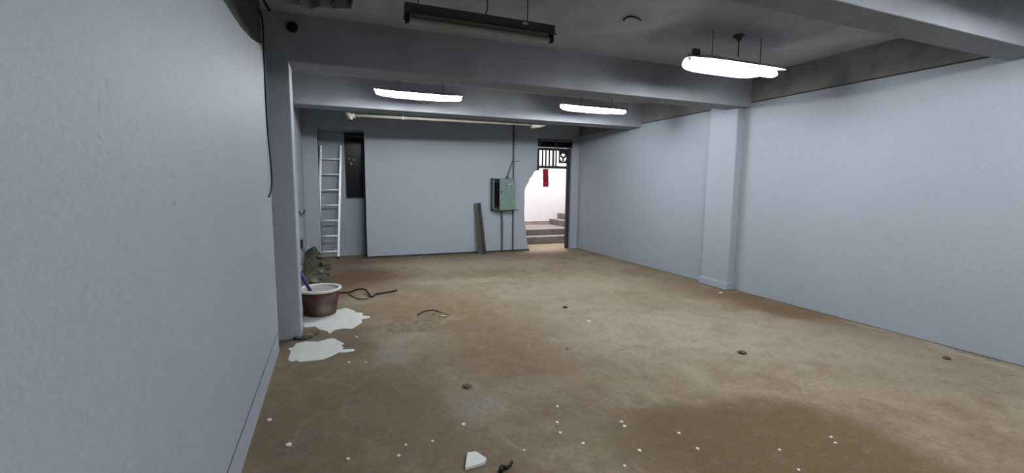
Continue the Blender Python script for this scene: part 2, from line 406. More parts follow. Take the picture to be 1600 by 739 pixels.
# ---------------------------------------------------------------- stairwell behind the doorway
bm = B(); box(bm, 3.2, 8.6, 12.0, 12.15, 0, 5.2); sw = struct('wall_stairwell', bm, M['stair_wall'])
bm = B(); box(bm, 4.60, 5.80, 11.955, 12.0, 0.34, 4.4); struct('pilaster', bm, M['stair_wall'], sw)
bm = B(); box(bm, 3.05, 3.2, 9.53, 12.1, 0, 5.2); struct('wall_stairwell_left', bm, M['stair_wall'])
bm = B(); box(bm, 8.5, 8.65, 9.53, 12.1, 0, 5.2); struct('wall_stairwell_right', bm, M['stair_wall'])
bm = B(); box(bm, 3.05, 8.65, 9.52, 9.60, ZC, 5.2); box(bm, 5.62, 8.65, 9.52, 9.60, 0, ZC); struct('wall_stairwell_front', bm, M['stair_wall'])
bm = B(); box(bm, 3.05, 8.65, 9.52, 12.15, 5.2, 5.3); struct('ceiling_stairwell', bm, M['stair_wall'])
st = bpy.data.objects.new('stairs', None); COL.objects.link(st); st['kind'] = 'structure'
bm = B(); box(bm, 3.2, 8.5, 10.30, 12.0, 0.0, 0.185, 0.008); struct('step', bm, M['stair'], st)
bm = B(); box(bm, 3.2, 8.5, 10.62, 12.0, 0.185, 0.345, 0.008); struct('step', bm, M['stair'], st)
for k in range(8):
    bm = B(); box(bm, 6.02 + 0.27 * k, 8.5, 10.62, 12.0, 0.345 + 0.165 * k, 0.345 + 0.165 * (k + 1), 0.008); struct('step', bm, M['stair'], st)
bm = B(); box(bm, 3.2, 6.02, 11.93, 11.96, 0.345, 0.45, 0.003); 
struct('baseboard_stairwell', bm, M['skirt'])
# pale door lining just behind the broken wall edge
bm = B(); box(bm, 4.075, 4.13, 9.56, 9.66, 0.36, 1.5); struct('trim_3', bm, mat('old_plaster', (0.62, 0.59, 0.57), 0.9, var=0.12, scale=12))

# unseen lamp added on the stairwell ceiling in place of daylight
lm = thing('added_stair_lamp', 'added unseen round lamp on the stairwell ceiling, in place of daylight', 'lamp', (5.6, 10.9, 5.2))
bm = B(); lathe(bm, [(0.0, 5.2), (0.22, 5.2), (0.22, 5.15), (0.0, 5.15)], (5.6, 10.9, 0), 24); finish('base', bm, M['enamel'], lm)
bm = B(); lathe(bm, [(0.0, 5.06), (0.12, 5.07), (0.19, 5.11), (0.2, 5.148), (0.0, 5.149)], (5.6, 10.9, 0), 24)
finish('globe', bm, emit('added_stair_glow', (1.0, 0.955, 0.94), STAIR_STRENGTH), lm, True)

# vent opening above the door frame
vent = thing('transom_vent', 'dark two-pane vent opening above the barred door transom', 'vent', (4.86, YB, 2.37))
bm = B()
box(bm, 4.40, 5.24, YB - 0.012, YB + 0.05, 2.36, 2.385); box(bm, 4.40, 5.24, YB - 0.012, YB + 0.05, 2.52, 2.545)
for x, w in ((4.355, 0.07), (4.80, 0.025), (5.215, 0.032)): box(bm, x, x + w, YB - 0.012, YB + 0.05, 2.365, 2.535)
finish('frame', bm, M['frame'], vent)
for x in (4.425, 4.825):
    bm = B(); box(bm, x, x + (0.375 if x < 4.5 else 0.39), YB + 0.01, YB + 0.02, 2.385, 2.52); finish('pane', bm, M['glass_dark'], vent)

# iron door frame with barred transom
gate = thing('door_frame', 'dark iron door frame with vertical bars in its transom, in the broken doorway', 'door frame', (4.85, 9.43, 0))
bm = B(); box(bm, 5.165, 5.245, 9.40, 9.46, 0.0, 2.36, 0.004); finish('post', bm, M['frame'], gate)
bm = B(); box(bm, 4.375, 4.438, 9.40, 9.46, 1.84, 2.36, 0.004); finish('post', bm, M['frame'], gate)
bm = B(); box(bm, 4.438, 5.165, 9.405, 9.455, 2.300, 2.36, 0.004); finish('rail', bm, M['frame'], gate)
bm = B(); box(bm, 4.438, 5.165, 9.405, 9.455, 1.89, 1.95, 0.004); finish('rail', bm, M['frame'], gate)
for x, r in ((4.530, 0.016), (4.615, 0.016), (4.705, 0.017), (4.805, 0.023), (4.878, 0.016)):
    bm = B(); box(bm, x - r, x + r, 9.42, 9.44, 1.95, 2.30); finish('bar', bm, M['frame'], gate)
# exhaust fan hung in the transom
fan = thing('exhaust_fan', 'small square dark exhaust fan in the right end of the door transom', 'fan', (5.07, 9.46, 2.13))
FX, FZ, FR = 5.095, 2.150, 0.092
bm = B()
circ = [(FX + FR * math.cos(2 * math.pi * k / 28), FZ + FR * math.sin(2 * math.pi * k / 28)) for k in range(28)]
plate(bm, [(4.985, 2.02), (5.20, 2.02), (5.20, 2.32), (4.985, 2.32)], [circ], lambda u, v, t: (u, t, v), 9.464, 9.50)
finish('housing', bm, M['frame'], fan)
for a in (0.5, 2.6, 4.7):
    bm = B()
    pts = []
    for k in range(7):
        t = a + (k / 6 - 0.5) * 1.0
        pts.append((FX + 0.084 * math.cos(t), FZ + 0.084 * math.sin(t)))
    pts += [(FX + 0.02 * math.cos(a + 0.5), FZ + 0.02 * math.sin(a + 0.5)), (FX + 0.02 * math.cos(a - 0.5), FZ + 0.02 * math.sin(a - 0.5))]
    plate(bm, pts, [], lambda u, v, t: (u, t + (u - FX) * 0.15, v), 9.478, 9.482); finish('blade', bm, M['steel'], fan)
bm = B(); tube(bm, [(FX, 9.465, FZ), (FX, 9.50, FZ)], 0.028, 16); finish('hub', bm, M['frame'], fan)
for a in (0.9, 2.47):
    bm = B(); d = Vector((math.cos(a), 0, math.sin(a))) * 0.096
    tube(bm, [Vector((FX, 9.468, FZ)) - d, Vector((FX, 9.468, FZ)) + d], 0.004, 6); finish('guard_bar', bm, M['frame'], fan)

# red ornament hanging from the transom rail
orn = thing('hanging_ornament', 'red cylindrical paper ornament hanging from the door transom', 'ornament', (4.57, 9.43, 1.885))
bm = B(); tube(bm, [(4.565, 9.395, 1.92), (4.566, 9.335, 1.905), (4.566, 9.335, 1.868)], 0.006, 6); finish('cord', bm, M['wire'], orn)
for k, (z0, z1) in enumerate(((1.870, 1.735), (1.737, 1.60), (1.602, 1.465))):
    bm = B(); d = 0.006 * k
    lathe(bm, [(0.0, z0), (0.056, z0), (0.063, z0 - 0.02), (0.064, (z0 + z1) / 2), (0.062, z1 + 0.02), (0.055, z1), (0.0, z1)], (4.568 + d, 9.335, 0), 18)
    finish('paper_roll', bm, M['red'], orn, True)

# ---------------------------------------------------------------- fluorescent lamps
def lamp(x0, x1, y, z, on, label, group, hangs, glow='tube_on'):
    """batten fixture along X: tube centre at height z"""
    root = thing('fluorescent_lamp', label, 'lamp', ((x0 + x1) / 2, y, z), group)
    xm = (x0 + x1) / 2
    if on:
        bm = B()      # shallow reflector, widened so its lit underside imitates bloom
        secs = []
        for (t, w) in ((-0.004, 0.035), (0.015, 0.085), (0.045, 0.135), (0.09, 0.18), (0.15, 0.212), (0.24, 0.232), (0.5, 0.235), (0.76, 0.232), (0.85, 0.212), (0.91, 0.18), (0.955, 0.135), (0.985, 0.085), (1.004, 0.035)):
            x = x0 + (x1 - x0) * t
            secs.append([bm.verts.new((x, y + u, z + v)) for u, v in ((-w, 0.026 - 0.264 * w), (-0.3 * w, 0.022), (0.3 * w, 0.022), (w, 0.026 - 0.264 * w), (w, 0.030 - 0.264 * w), (0.32 * w, 0.028), (-0.32 * w, 0.028), (-w, 0.030 - 0.264 * w))])
        for qa, qb in zip(secs, secs[1:]):
            for k in range(8): bm.faces.new((qa[k], qa[(k + 1) % 8], qb[(k + 1) % 8], qb[k]))
        bm.faces.new(secs[0][::-1]); bm.faces.new(secs[-1])
        finish('reflector', bm, M['enamel'], root)
        bm = B(); box(bm, x0 + 0.02, x1 - 0.02, y - 0.03, y + 0.03, z + 0.028, z + 0.065, 0.004); finish('batten', bm, M['enamel'], root)
        bm = B(); n = 20; rings = []  # tube thickened to imitate the glow around it
        ts = [.015, .02, .035, .06, .10, .2, .5, .8, .90, .94, .965, .98, .985]
        for t in ts:
            e = min(t, 1 - t) - 0.0149; q = min(1.0, (e / 0.06)) ** 0.55 if e > 0 else 0.0
            ry, rz = 0.012 + 0.028 * q, 0.012 + 0.027 * q
            rings.append([bm.verts.new((x0 + (x1 - x0) * t, y + ry * math.cos(2 * math.pi * k / n), z - 0.020 + rz * math.sin(2 * math.pi * k / n))) for k in range(n)])
        for a, b in zip(rings, rings[1:]):
            for k in range(n): bm.faces.new((a[k], a[(k + 1) % n], b[(k + 1) % n], b[k]))
        bm.faces.new(rings[0][::-1]); bm.faces.new(rings[-1])
        finish('tube', bm, M[glow], root, True)
        for xe, s in ((x0, 1), (x1, -1)):
            bm = B(); box(bm, xe + s * 0.028 - 0.010, xe + s * 0.028 + 0.010, y - 0.015, y + 0.015, z - 0.005, z + 0.040, 0.003); finish('lamp_holder', bm, M['lamp_body'], root)
    else:
        bm = B(); box(bm, x0, x1, y - 0.035, y + 0.035, z + 0.038, z + 0.108, 0.003); finish('batten', bm, M['lamp_body'], root)
        bm = B()
        prof = [(-0.075, 0.018), (-0.073, 0.024), (-0.037, 0.040), (0.037, 0.040), (0.073, 0.024), (0.075, 0.018), (0.078, 0.022), (0.04, 0.045), (-0.04, 0.045), (-0.078, 0.022)]
        plate(bm, prof, [], lambda u, v, t: (t, y + u, z + v), x0, x1); finish('reflector', bm, M['steel'], root)
        bm = B(); tube(bm, [(x0 + 0.03, y, z), (x0 + 0.045, y, z), (x1 - 0.045, y, z), (x1 - 0.03, y, z)], 0.019, 16); finish('tube', bm, M['tube_off'], root, True)
        for xe, s in ((x0, 1), (x1, -1)):
            bm = B(); box(bm, xe + s * 0.018 - 0.014, xe + s * 0.018 + 0.014, y - 0.024, y + 0.024, z - 0.026, z + 0.04, 0.004); finish('lamp_holder', bm, M['rubber'], root)
        bm = B(); lathe(bm, [(0.0, 0.0), (0.026, 0.0), (0.026, 0.002), (0.0, 0.002)], (0, 0, 0), 16)
        for v in bm.verts: v.co = Vector((x1 - 0.27 + v.co.x, y - 0.036 - v.co.z, z + 0.085 + v.co.y * 0.45))
        finish('sticker', bm, M['enamel'], root)
    for hx in hangs:
        bm = B(); tube(bm, [(hx, y, z + (0.065 if on else 0.108)), (hx, y, ZC)], 0.004, 6); finish('hanger', bm, M['wire'], root)
    return root

lamp(0.550, 1.715, 6.15, 2.690, True, 'glowing fluorescent lamp above the wall panelled end, over the cream pipe', None, (0.85, 1.45), 'tube_new')['label'] = 'glowing fluorescent lamp nearer the left wall, just in front of the cream pipe'
l2 = lamp(3.255, 4.430, 6.15, 2.698, True, 'glowing fluorescent lamp between two beams, with a white pull cord at its right end', None, (3.6, 4.15), 'tube_new')
bm = B(); tube(bm, [(4.375, 6.09, 2.895), (4.42, 6.085, 2.83), (4.455, 6.08, 2.74)], 0.008, 6); finish('cord', bm, M['enamel'], l2)
l3 = lamp(3.200, 4.415, 3.5, 2.706, True, 'large glowing fluorescent lamp hung from a hook near the right wall', None, (3.50, 4.15))
bm = B(); tube(bm, [(3.84, 3.5, 2.80), (3.84, 3.5, 2.93), (3.85, 3.51, 2.955)], 0.006, 6); tube(bm, [(3.85, 3.51, 2.95), (3.855, 3.515, 2.985), (3.855, 3.52, ZC)], [0.006, 0.03, 0.06], 10); finish('hook', bm, M['steel'], l3)
bm = B(); box(bm, 3.215, 3.30, 3.44, 3.47, 2.745, 2.80, 0.006); finish('bracket', bm, M['steel'], l3)
l4 = lamp(0.539, 1.760, 3.5, 2.708, False, 'unlit dark grey fluorescent lamp hung on wires below the ceiling', None, (0.640, 1.525))
bm = B(); tube(bm, smooth_path([(1.10, 3.5, ZC), (1.115, 3.49, 2.97), (1.165, 3.48, 2.93), (1.175, 3.48, 2.88), (1.165, 3.5, 2.812)], 5), 0.005, 6); finish('cord', bm, M['wire'], l4)
# the bays behind the camera carry the same fixtures
lamp(1.20, 2.40, 0.60, 2.70, True, 'lit fluorescent lamp overhead, behind the nearest beam on the left', None, (1.5, 2.1))
lamp(3.60, 4.80, 0.75, 2.70, True, 'lit fluorescent lamp overhead, behind the nearest beam on the right', None, (3.9, 4.5))
lamp(2.00, 3.20, -1.9, 2.70, True, 'lit fluorescent lamp over the shutter end of the room', None, (2.3, 2.9))

# ---------------------------------------------------------------- pipe under the far beam
pp = thing('ceiling_pipe', 'cream plastic pipe clipped along the underside of the far beam', 'pipe', (1.9, 7.49, 2.53))
bm = B(); tube(bm, [(0.33, 7.49, 2.546), (3.45, 7.49, 2.584)], 0.023, 14); finish('pipe', bm, M['pvc'], pp, True)
bm = B(); tube(bm, smooth_path([(0.37, 7.49, 2.546), (0.31, 7.49, 2.537), (0.283, 7.495, 2.548), (0.275, 7.50, 2.61)], 4), 0.040, 14); tube(bm, [(0.31, 7.49, 2.54), (0.30, 7.475, 2.475)], 0.034, 12); finish('elbow', bm, M['pvc'], pp, True)
bm = B(); tube(bm, [(0.300, 7.475, 2.475), (0.300, 7.473, 2.468)], 0.029, 12); finish('opening', bm, M['dark'], pp)
bm = B(); tube(bm, [(3.36, 7.49, 2.555), (3.52, 7.49, 2.572), (3.72, 7.49, 2.61)], [0.05, 0.040, 0.012], 12); finish('bracket', bm, M['pvc'], pp, True)
for x in (1.1, 2.2):
    bm = B(); box(bm, x - 0.012, x + 0.012, 7.463, 7.517, 2.515 + 0.011 * x, 2.62); finish('clip', bm, M['pvc'], pp)

# pipe stub in the near beam
ps = thing('pipe_stub', 'black round pipe end poking out of the near beam, upper left', 'pipe', (-0.28, 4.67, 2.90))
ps['label'] = 'black round pipe end poking out of the near beam above the left column'
bm = B(); tube(bm, [(-0.28, 4.68, 2.895), (-0.28, 4.645, 2.895)], 0.046, 20); finish('pipe', bm, M['rubber'], ps, True)
bm = B(); tube(bm, [(-0.28, 4.6449, 2.895), (-0.28, 4.643, 2.895)], 0.036, 20); finish('opening', bm, M['dark'], ps)

# loose cables at the left wall's end
bm = B()
tube(bm, smooth_path([(-0.56, 4.27, 3.02), (-0.541, 4.27, 2.952), (-0.500, 4.27, 2.888), (-0.478, 4.275, 2.827), (-0.474, 4.28, 2.714), (-0.478, 4.28, 2.564), (-0.478, 4.28, 2.413), (-0.480, 4.28, 2.158), (-0.478, 4.28, 1.899), (-0.470, 4.28, 1.689), (-0.466, 4.27, 1.529), (-0.470, 4.20, 1.43), (-0.478, 4.12, 1.385)], 5), 0.007, 8)
tag(finish('hanging_cable', bm, M['wire'], None, True), 'thin grey cable hanging down the end edge of the left wall', 'cable')
bm = B()
tube(bm, smooth_path([(-0.47, 4.28, 3.02), (-0.459, 4.28, 2.964), (-0.443, 4.28, 2.927), (-0.418, 4.28, 2.885)], 5), 0.009, 8)
tag(finish('cable_stub', bm, M['wire'], None, True), 'short dark cable stub hanging from the ceiling beside the left wall', 'cable')

# ---------------------------------------------------------------- electrical panel on the end wall
pn = thing('electrical_panel', 'green metal electrical panel with its door ajar on the end wall', 'electrical panel', (3.5, YB, 1.3))
PX0, PX1, PZ0, PZ1, PY = 3.235, 3.735, 0.945, 1.640, 9.18
bm = B()
box(bm, PX0, PX0 + 0.035, PY, YB, PZ0, PZ1, 0.004); box(bm, PX1 - 0.02, PX1, PY, YB, PZ0, PZ1, 0.004)
box(bm, PX0, PX1, PY, YB, PZ1 - 0.025, PZ1, 0.004); box(bm, PX0, PX1, PY, YB, PZ0, PZ0 + 0.03, 0.004)
box(bm, PX0 + 0.01, PX1 - 0.01, YB - 0.02, YB - 0.002, PZ0 + 0.01, PZ1 - 0.01)
finish('body', bm, M['green_dark'], pn)
bm = B(); box(bm, PX0 + 0.08, PX1 - 0.08, YB - 0.06, YB - 0.021, PZ0 + 0.08, PZ1 - 0.08, 0.003); finish('fuse_board', bm, M['rubber'], pn)
bm = B(); box(bm, -0.40, 0.0, -0.028, 0.0, PZ0 + 0.01, PZ1 - 0.015, 0.006, seg=2)
door_rot = Matrix.Translation((PX1, PY, 0)) @ Matrix.Rotation(math.radians(14), 4, 'Z')
bm.transform(door_rot); pdoor = finish('door', bm, M['green'], pn)
bm = B(); box(bm, -0.19, -0.11, -0.031, -0.028, PZ1 - 0.135, PZ1 - 0.115); bm.transform(door_rot); finish('nameplate', bm, M['enamel'], pdoor)
bm = B(); tube(bm, [(-0.365, -0.028, 1.35), (-0.365, -0.05, 1.35)], 0.014, 12); bm.transform(door_rot); finish('knob', bm, M['rubber'], pdoor)
bm = B(); box(bm, 3.70, 3.79, 9.10, 9.16, 0.945, 0.965, 0.003); finish('latch', bm, M['green_dark'], pn)
bm = B(); box(bm, 3.755, 3.785, 9.12, 9.14, 0.966, 1.02, 0.004); finish('tag', bm, M['gold'], pn)

def conduit(pts, label, r=0.017):
    bm = B(); tube(bm, smooth_path(pts, 6), r, 10)
    return tag(finish('conduit_pipe', bm, M['conduit'], None, True), label, 'conduit')
conduit([(3.762, 9.305, 0.0), (3.762, 9.305, 1.0), (3.762, 9.305, 2.0), (3.762, 9.305, ZC)], 'tall grey conduit pipe running floor to ceiling beside the electrical panel')
conduit([(3.50, 9.29, 0.0), (3.497, 9.29, 0.5), (3.485, 9.28, 0.944)], 'short grey conduit pipe from the panel underside down to the floor', 0.019)
o = conduit([(3.605, 9.26, 1.672), (3.615, 9.265, 1.72), (3.66, 9.285, 1.83), (3.72, 9.29, 1.97), (3.735, 9.29, 2.05)], 'thin bent cable rising from the panel top to the tall conduit', 0.011)
o.name = 'bent_cable'; o['category'] = 'cable'
bm = B(); tube(bm, [(3.60, 9.26, 1.641), (3.605, 9.26, 1.671)], 0.032, 12)
finish('gland', bm, M['steel'], pn)
bm = B(); tube(bm, smooth_path([(3.782, 9.30, 2.0), (3.83, 9.315, 2.02), (3.91, 9.318, 2.03)], 5), 0.006, 6)
tag(finish('wire_stub', bm, M['wire'], None, True), 'short loose wire sticking sideways from the tall conduit', 'wire')

# board leaning on the end wall
bd = thing('leaning_board', 'dark weathered board leaning upright against the end wall beside the panel', 'board', (2.98, 9.2, 0))
a = Vector((2.985, 9.175, 0.005)); b_ = Vector((2.915, 9.285, 1.10))
ax = (b_ - a).normalized(); side = Vector((0.93, -0.36, 0)); side = (side - ax * side.dot(ax)).normalized(); nn = ax.cross(side)
def slab_on(bm, s0, s1, n0, n1, w0, w1, zc=1.0):
    q = []
    for (t, w) in ((0, w0), (1, w1)):
        for (s, n) in ((s0, n0), (s1, n0), (s1, n1), (s0, n1)):
            q.append(bm.verts.new(a + (b_ - a) * t + side * s * w + nn * n))
    for f in ((0, 1, 2, 3), (7, 6, 5, 4), (0, 4, 5, 1), (1, 5, 6, 2), (2, 6, 7, 3), (3, 7, 4, 0)): bm.faces.new([q[k] for k in f])
bm = B(); slab_on(bm, -0.085, 0.055, -0.012, 0.012, 1.0, 0.80); finish('face', bm, M['plank'], bd)
bm = B(); slab_on(bm, 0.056, 0.100, -0.065, 0.014, 1.0, 0.72); finish('edge_strip', bm, mat('board_edge', (0.045, 0.045, 0.045), 0.9, var=0.2, scale=15), bd)

# ---------------------------------------------------------------- ladder in the niche
ld = thing('ladder', 'aluminium ladder leaning in the wall niche beside the dark window', 'ladder', (-0.1, 9.5, 0))
fl_, fr_ = Vector((-0.300, 9.50, 0.0)), Vector((0.075, 9.50, 0.0))
tl_, tr_ = Vector((-0.172, 9.815, 2.245)), Vector((0.198, 9.815, 2.25))
fl_.x = -0.285
def stile(p, q):
    bm = B(); n = 1
    d = (q - p).normalized(); xx = Vector((1, 0, 0)); xx = (xx - d * xx.dot(d)).normalized(); yy = d.cross(xx)
    vs = []
    for c in (p, q):
        for sx, sy in ((-1, -1), (1, -1), (1, 1), (-1, 1)): vs.append(bm.verts.new(c + xx * 0.019 * sx + yy * 0.032 * sy))
    for f in ((0, 1, 2, 3), (7, 6, 5, 4), (0, 4, 5, 1), (1, 5, 6, 2), (2, 6, 7, 3), (3, 7, 4, 0)): bm.faces.new([vs[k] for k in f])
    return finish('stile', bm, M['alu'], ld)
s1 = stile(fl_, tl_); s2 = stile(fr_, tr_)
for p, s in ((fl_, s1), (fr_, s2)):
    bm = B(); box(bm, p.x - 0.02, p.x + 0.02, p.y - 0.035, p.y + 0.035, 0.0, 0.05, 0.006); finish('foot', bm, M['rubber'], ld)
for k in range(7):
    t = (0.15 + 0.305 * k) / 2.245
    bm = B(); tube(bm, [fl_.lerp(tl_, t) + Vector((0.012, 0, 0)), fr_.lerp(tr_, t) - Vector((0.012, 0, 0))], 0.016, 10); finish('rung', bm, M['alu'], ld, True)

# ---------------------------------------------------------------- heap, outlet, cables at the far left
def lumpy(bm, cx, cy, rx, ry, h, n=34, seed=0.0, peak=(0, 0), rough=0.25):
    grid = {}
    for i in range(n + 1):
        for j in range(n + 1):
            u, v = i / n * 2 - 1, j / n * 2 - 1
            r = math.hypot(u - peak[0] * (1 - abs(u)), v - peak[1] * (1 - abs(v)))
            q = noise.fractal(Vector((u * 2.5 + seed, v * 2.5, seed)), 0.8, 2.1, 5)
            edge = min(1.0, max(0.0, (1.0 - max(abs(u), abs(v))) / 0.25))
            z = max(0.0, (1 - r) * h * (1 + rough * q) + rough * 0.5 * h * q * edge)
            grid[i, j] = bm.verts.new((cx + rx * u + 0.02 * q, cy + ry * v, z if edge > 0 else -0.02))
    for i in range(n):
        for j in range(n): bm.faces.new((grid[i, j], grid[i + 1, j], grid[i + 1, j + 1], grid[i, j + 1]))
hp = thing('debris_heap', 'dark heap of earth and broken concrete against the left wall behind the tub', 'debris', (-0.28, 8.1, 0))
bm = B(); n = 44; g = {}
for i in range(n + 1):
    for j in range(n + 1):
        x = XL + 0.001 + 0.40 * i / n; y = 7.20 + 2.05 * j / n; t = j / n
        top = 0.07 + 0.27 * min(1.0, t / 0.80) ** 1.2 if t < 0.80 else 0.34 * (1 - (t - 0.80) / 0.20)
        a1 = i / n
        prof = 1 - 0.25 * (0.35 - a1) / 0.35 if a1 < 0.35 else max(0.0, 1 - ((a1 - 0.35) / 0.65) ** 1.5)
        ed = min(1.0, j / 4, (n - j) / 3, (n - i) / 3)
        q = noise.fractal(Vector((x * 5, y * 2.2, 3.0)), 0.9, 2.0, 4); q2 = noise.noise(Vector((x * 30, y * 14, 1.0)))
        z = max(0.0, top * prof * (1 + 0.10 * q) + 0.018 * q2 * prof) * ed
        g[i, j] = bm.verts.new((max(x + (0.012 * q2 if i else 0), XL + 0.003), y, z))
for i in range(n):
    for j in range(n): bm.faces.new((g[i, j], g[i + 1, j], g[i + 1, j + 1], g[i, j + 1]))
bl = [g[i, 0] for i in range(n + 1)] + [g[n, j] for j in range(1, n + 1)] + [g[i, n] for i in range(n - 1, -1, -1)] + [g[0, j] for j in range(n - 1, 0, -1)]
bm.faces.new(bl)
finish('earth', bm, M['earth'], hp)
def stone(bm, c, r, seed, sq=(1, 1, 1)):
    g = bmesh.ops.create_icosphere(bm, subdivisions=2, radius=1.0)
    for v in g['verts']:
        d = v.co.normalized(); k = 1 + 0.45 * noise.noise(d * 1.7 + Vector((seed, seed * 2, 0)))
        v.co = Vector(c) + Vector((d.x * sq[0], d.y * sq[1], d.z * sq[2])) * r * k
for k, (x, y, z, r) in enumerate(((-0.18, 7.35, 0.03, 0.05), (-0.30, 7.22, 0.03, 0.06), (-0.13, 7.75, 0.03, 0.06), (-0.20, 7.62, 0.10, 0.05), (-0.12, 8.25, 0.05, 0.06), (-0.22, 8.35, 0.24, 0.05), (-0.18, 8.0, 0.17, 0.05), (-0.10, 8.75, 0.04, 0.05))):
    bm = B(); stone(bm, (x, y, z), r, 1.3 * k + 0.4, (1, 1.1, 0.8)); finish('stone', bm, M['stone'] if k % 2 else M['earth'], hp)

sk = thing('wall_outlet', 'small black outlet box on the far left wall above the heap', 'outlet', (XL, 7.76, 0.54))
bm = B(); box(bm, XL, XL + 0.028, 7.69, 7.83, 0.475, 0.605, 0.005, seg=2); finish('box', bm, M['rubber'], sk)
bm = B(); box(bm, XL + 0.028, XL + 0.031, 7.71, 7.81, 0.50, 0.58, 0.001); finish('cover', bm, mat('outlet_face', (0.03, 0.028, 0.022), 0.4), sk)
bm = B(); tube(bm, smooth_path([(XL + 0.015, 7.76, 0.475), (XL + 0.02, 8.0, 0.40), (XL + 0.02, 8.25, 0.345), (XL + 0.02, 8.05, 0.30), (XL + 0.02, 7.75, 0.27), (XL + 0.03, 7.45, 0.255)], 5), 0.008, 8)
finish('cord', bm, M['conduit'], sk, True)
bm = B(); tube(bm, smooth_path([(XL + 0.008, 7.55, 1.065), (XL + 0.02, 7.8, 1.015), (XL + 0.025, 8.2, 0.985), (XL + 0.02, 8.7, 0.985), (XL + 0.01, 9.0, 1.01)], 5), 0.009, 8)
tag(finish('wire_loop', bm, M['wire'], None, True), 'short sagging wire on the far left wall above the black outlet', 'wire')

# ---------------------------------------------------------------- tub of paint
def tub_mat():
    m = bpy.data.materials.new('red_brown_tub'); m.use_nodes = True
    nt = m.node_tree; N = nt.nodes; L = nt.links; b = N['Principled BSDF']
    b.inputs['Roughness'].default_value = 0.5
    tc = N.new('ShaderNodeTexCoord'); v = tc.outputs['Object']
    base = N.new('ShaderNodeRGB'); base.outputs[0].default_value = (0.052, 0.014, 0.010, 1); c = base.outputs[0]
    f, _ = noise_node(nt, v, 5.0, 5, 0.6, 0.4, 0.7); c = mixc(nt, f, c, (0.080, 0.028, 0.018), 0.6)
    # dried splash of pale paint low on the front of the tub
    n0 = N.new('ShaderNodeTexNoise'); n0.inputs['Scale'].default_value = 9; L.new(v, n0.inputs['Vector'])
    sx = N.new('ShaderNodeSeparateXYZ'); L.new(v, sx.inputs[0])
    cb = N.new('ShaderNodeCombineXYZ'); L.new(sx.outputs['X'], cb.inputs['X']); L.new(sx.outputs['Z'], cb.inputs['Y'])
    c = mixc(nt, ell(nt, cb.outputs[0], -0.125, 0.085, 0.085, 0.085, 0.0, 0.9), c, (0.20, 0.165, 0.125), 0.75)
    L.new(c, b.inputs['Base Color'])
    return m
TX, TY = -0.170, 5.50
tb = thing('paint_tub', 'red-brown plastic tub with a white paint-smeared rim beside the left column', 'tub', (TX, TY, 0))
bm = B(); lathe(bm, [(0.0, 0.004), (0.165, 0.004), (0.172, 0.012), (0.213, 0.285), (0.205, 0.285), (0.165, 0.02), (0.0, 0.02)], (TX, TY, 0), 40)
finish('body', bm, tub_mat(), tb, True)
bm = B(); lathe(bm, [(0.203, 0.276), (0.222, 0.276), (0.236, 0.284), (0.239, 0.300), (0.232, 0.308), (0.205, 0.307), (0.200, 0.295), (0.203, 0.276)], (TX, TY, 0), 40)
finish('rim', bm, M['paint_white'], tb, True)
bm = B(); lathe(bm, [(0.0, 0.283), (0.206, 0.281)], (TX, TY, 0), 40); finish('paint', bm, M['paint_tub'], tb)
bm = B()
d0, d1 = Vector((-0.262, 5.48, 0.265)), Vector((-0.372, 5.52, 0.50))
tube(bm, [d0, d0.lerp(d1, 0.5), d1], [0.020, 0.017, 0.022], 8)
tag(finish('blue_stick', bm, M['blue'], None, True), 'blue stirring stick standing in the paint tub', 'stick')

# ---------------------------------------------------------------- paint spills
def spill(pts, label, h=0.006):
    bm = B(); n = len(pts)
    cx = sum(q[0] for q in pts) / n; cy = sum(q[1] for q in pts) / n
    low = [bm.verts.new((x, y, 0.0006)) for x, y in pts]
    mid = [bm.verts.new((x + (cx - x) * 0.02, y + (cy - y) * 0.02, h * 0.8)) for x, y in pts]
    inn = [bm.verts.new((x + (cx - x) * 0.16, y + (cy - y) * 0.16, h)) for x, y in pts]
    for r0, r1 in ((low, mid), (mid, inn)):
        for i in range(n): bm.faces.new((r0[i], r0[(i + 1) % n], r1[(i + 1) % n], r1[i]))
    es = [bm.edges.get((inn[i], inn[(i + 1) % n])) for i in range(n)]
    bmesh.ops.triangle_fill(bm, edges=es, use_beauty=True)
    return tag(finish('paint_spill', bm, M['paint_white']), label, 'paint spill')
spill([(-0.425, 4.387), (-0.375, 4.43), (-0.365, 4.514), (-0.279, 4.537), (-0.171, 4.488), (-0.087, 4.542), (-0.035, 4.552), (0.015, 4.447), (0.059, 4.356), (0.030, 4.313), (0.051, 4.261), (0.034, 4.208), (0.109, 4.175), (0.144, 4.166), (0.134, 4.122), (0.064, 4.113), (0.006, 4.135), (-0.068, 4.051), (-0.124, 4.011), (-0.214, 4.014), (-0.308, 4.020), (-0.320, 4.062), (-0.373, 4.052), (-0.400, 4.114), (-0.395, 4.204), (-0.393, 4.316)],
      'dried white paint spill lying on the floor in front of the left column')
spill([(-0.348, 5.424), (-0.30, 5.46), (-0.20, 5.50), (-0.06, 5.50), (0.018, 5.596), (0.113, 5.651), (0.15, 5.57), (0.194, 5.502), (0.211, 5.410), (0.286, 5.355), (0.273, 5.250), (0.355, 5.181), (0.340, 5.121), (0.257, 5.100), (0.257, 4.976), (0.199, 4.879), (0.144, 4.786), (0.071, 4.835), (-0.022, 4.804), (-0.071, 4.705), (-0.101, 4.811), (-0.163, 4.877), (-0.216, 5.008), (-0.313, 5.01), (-0.341, 5.171)],
      'dried white paint spill spreading out under and around the red-brown tub', 0.0036)

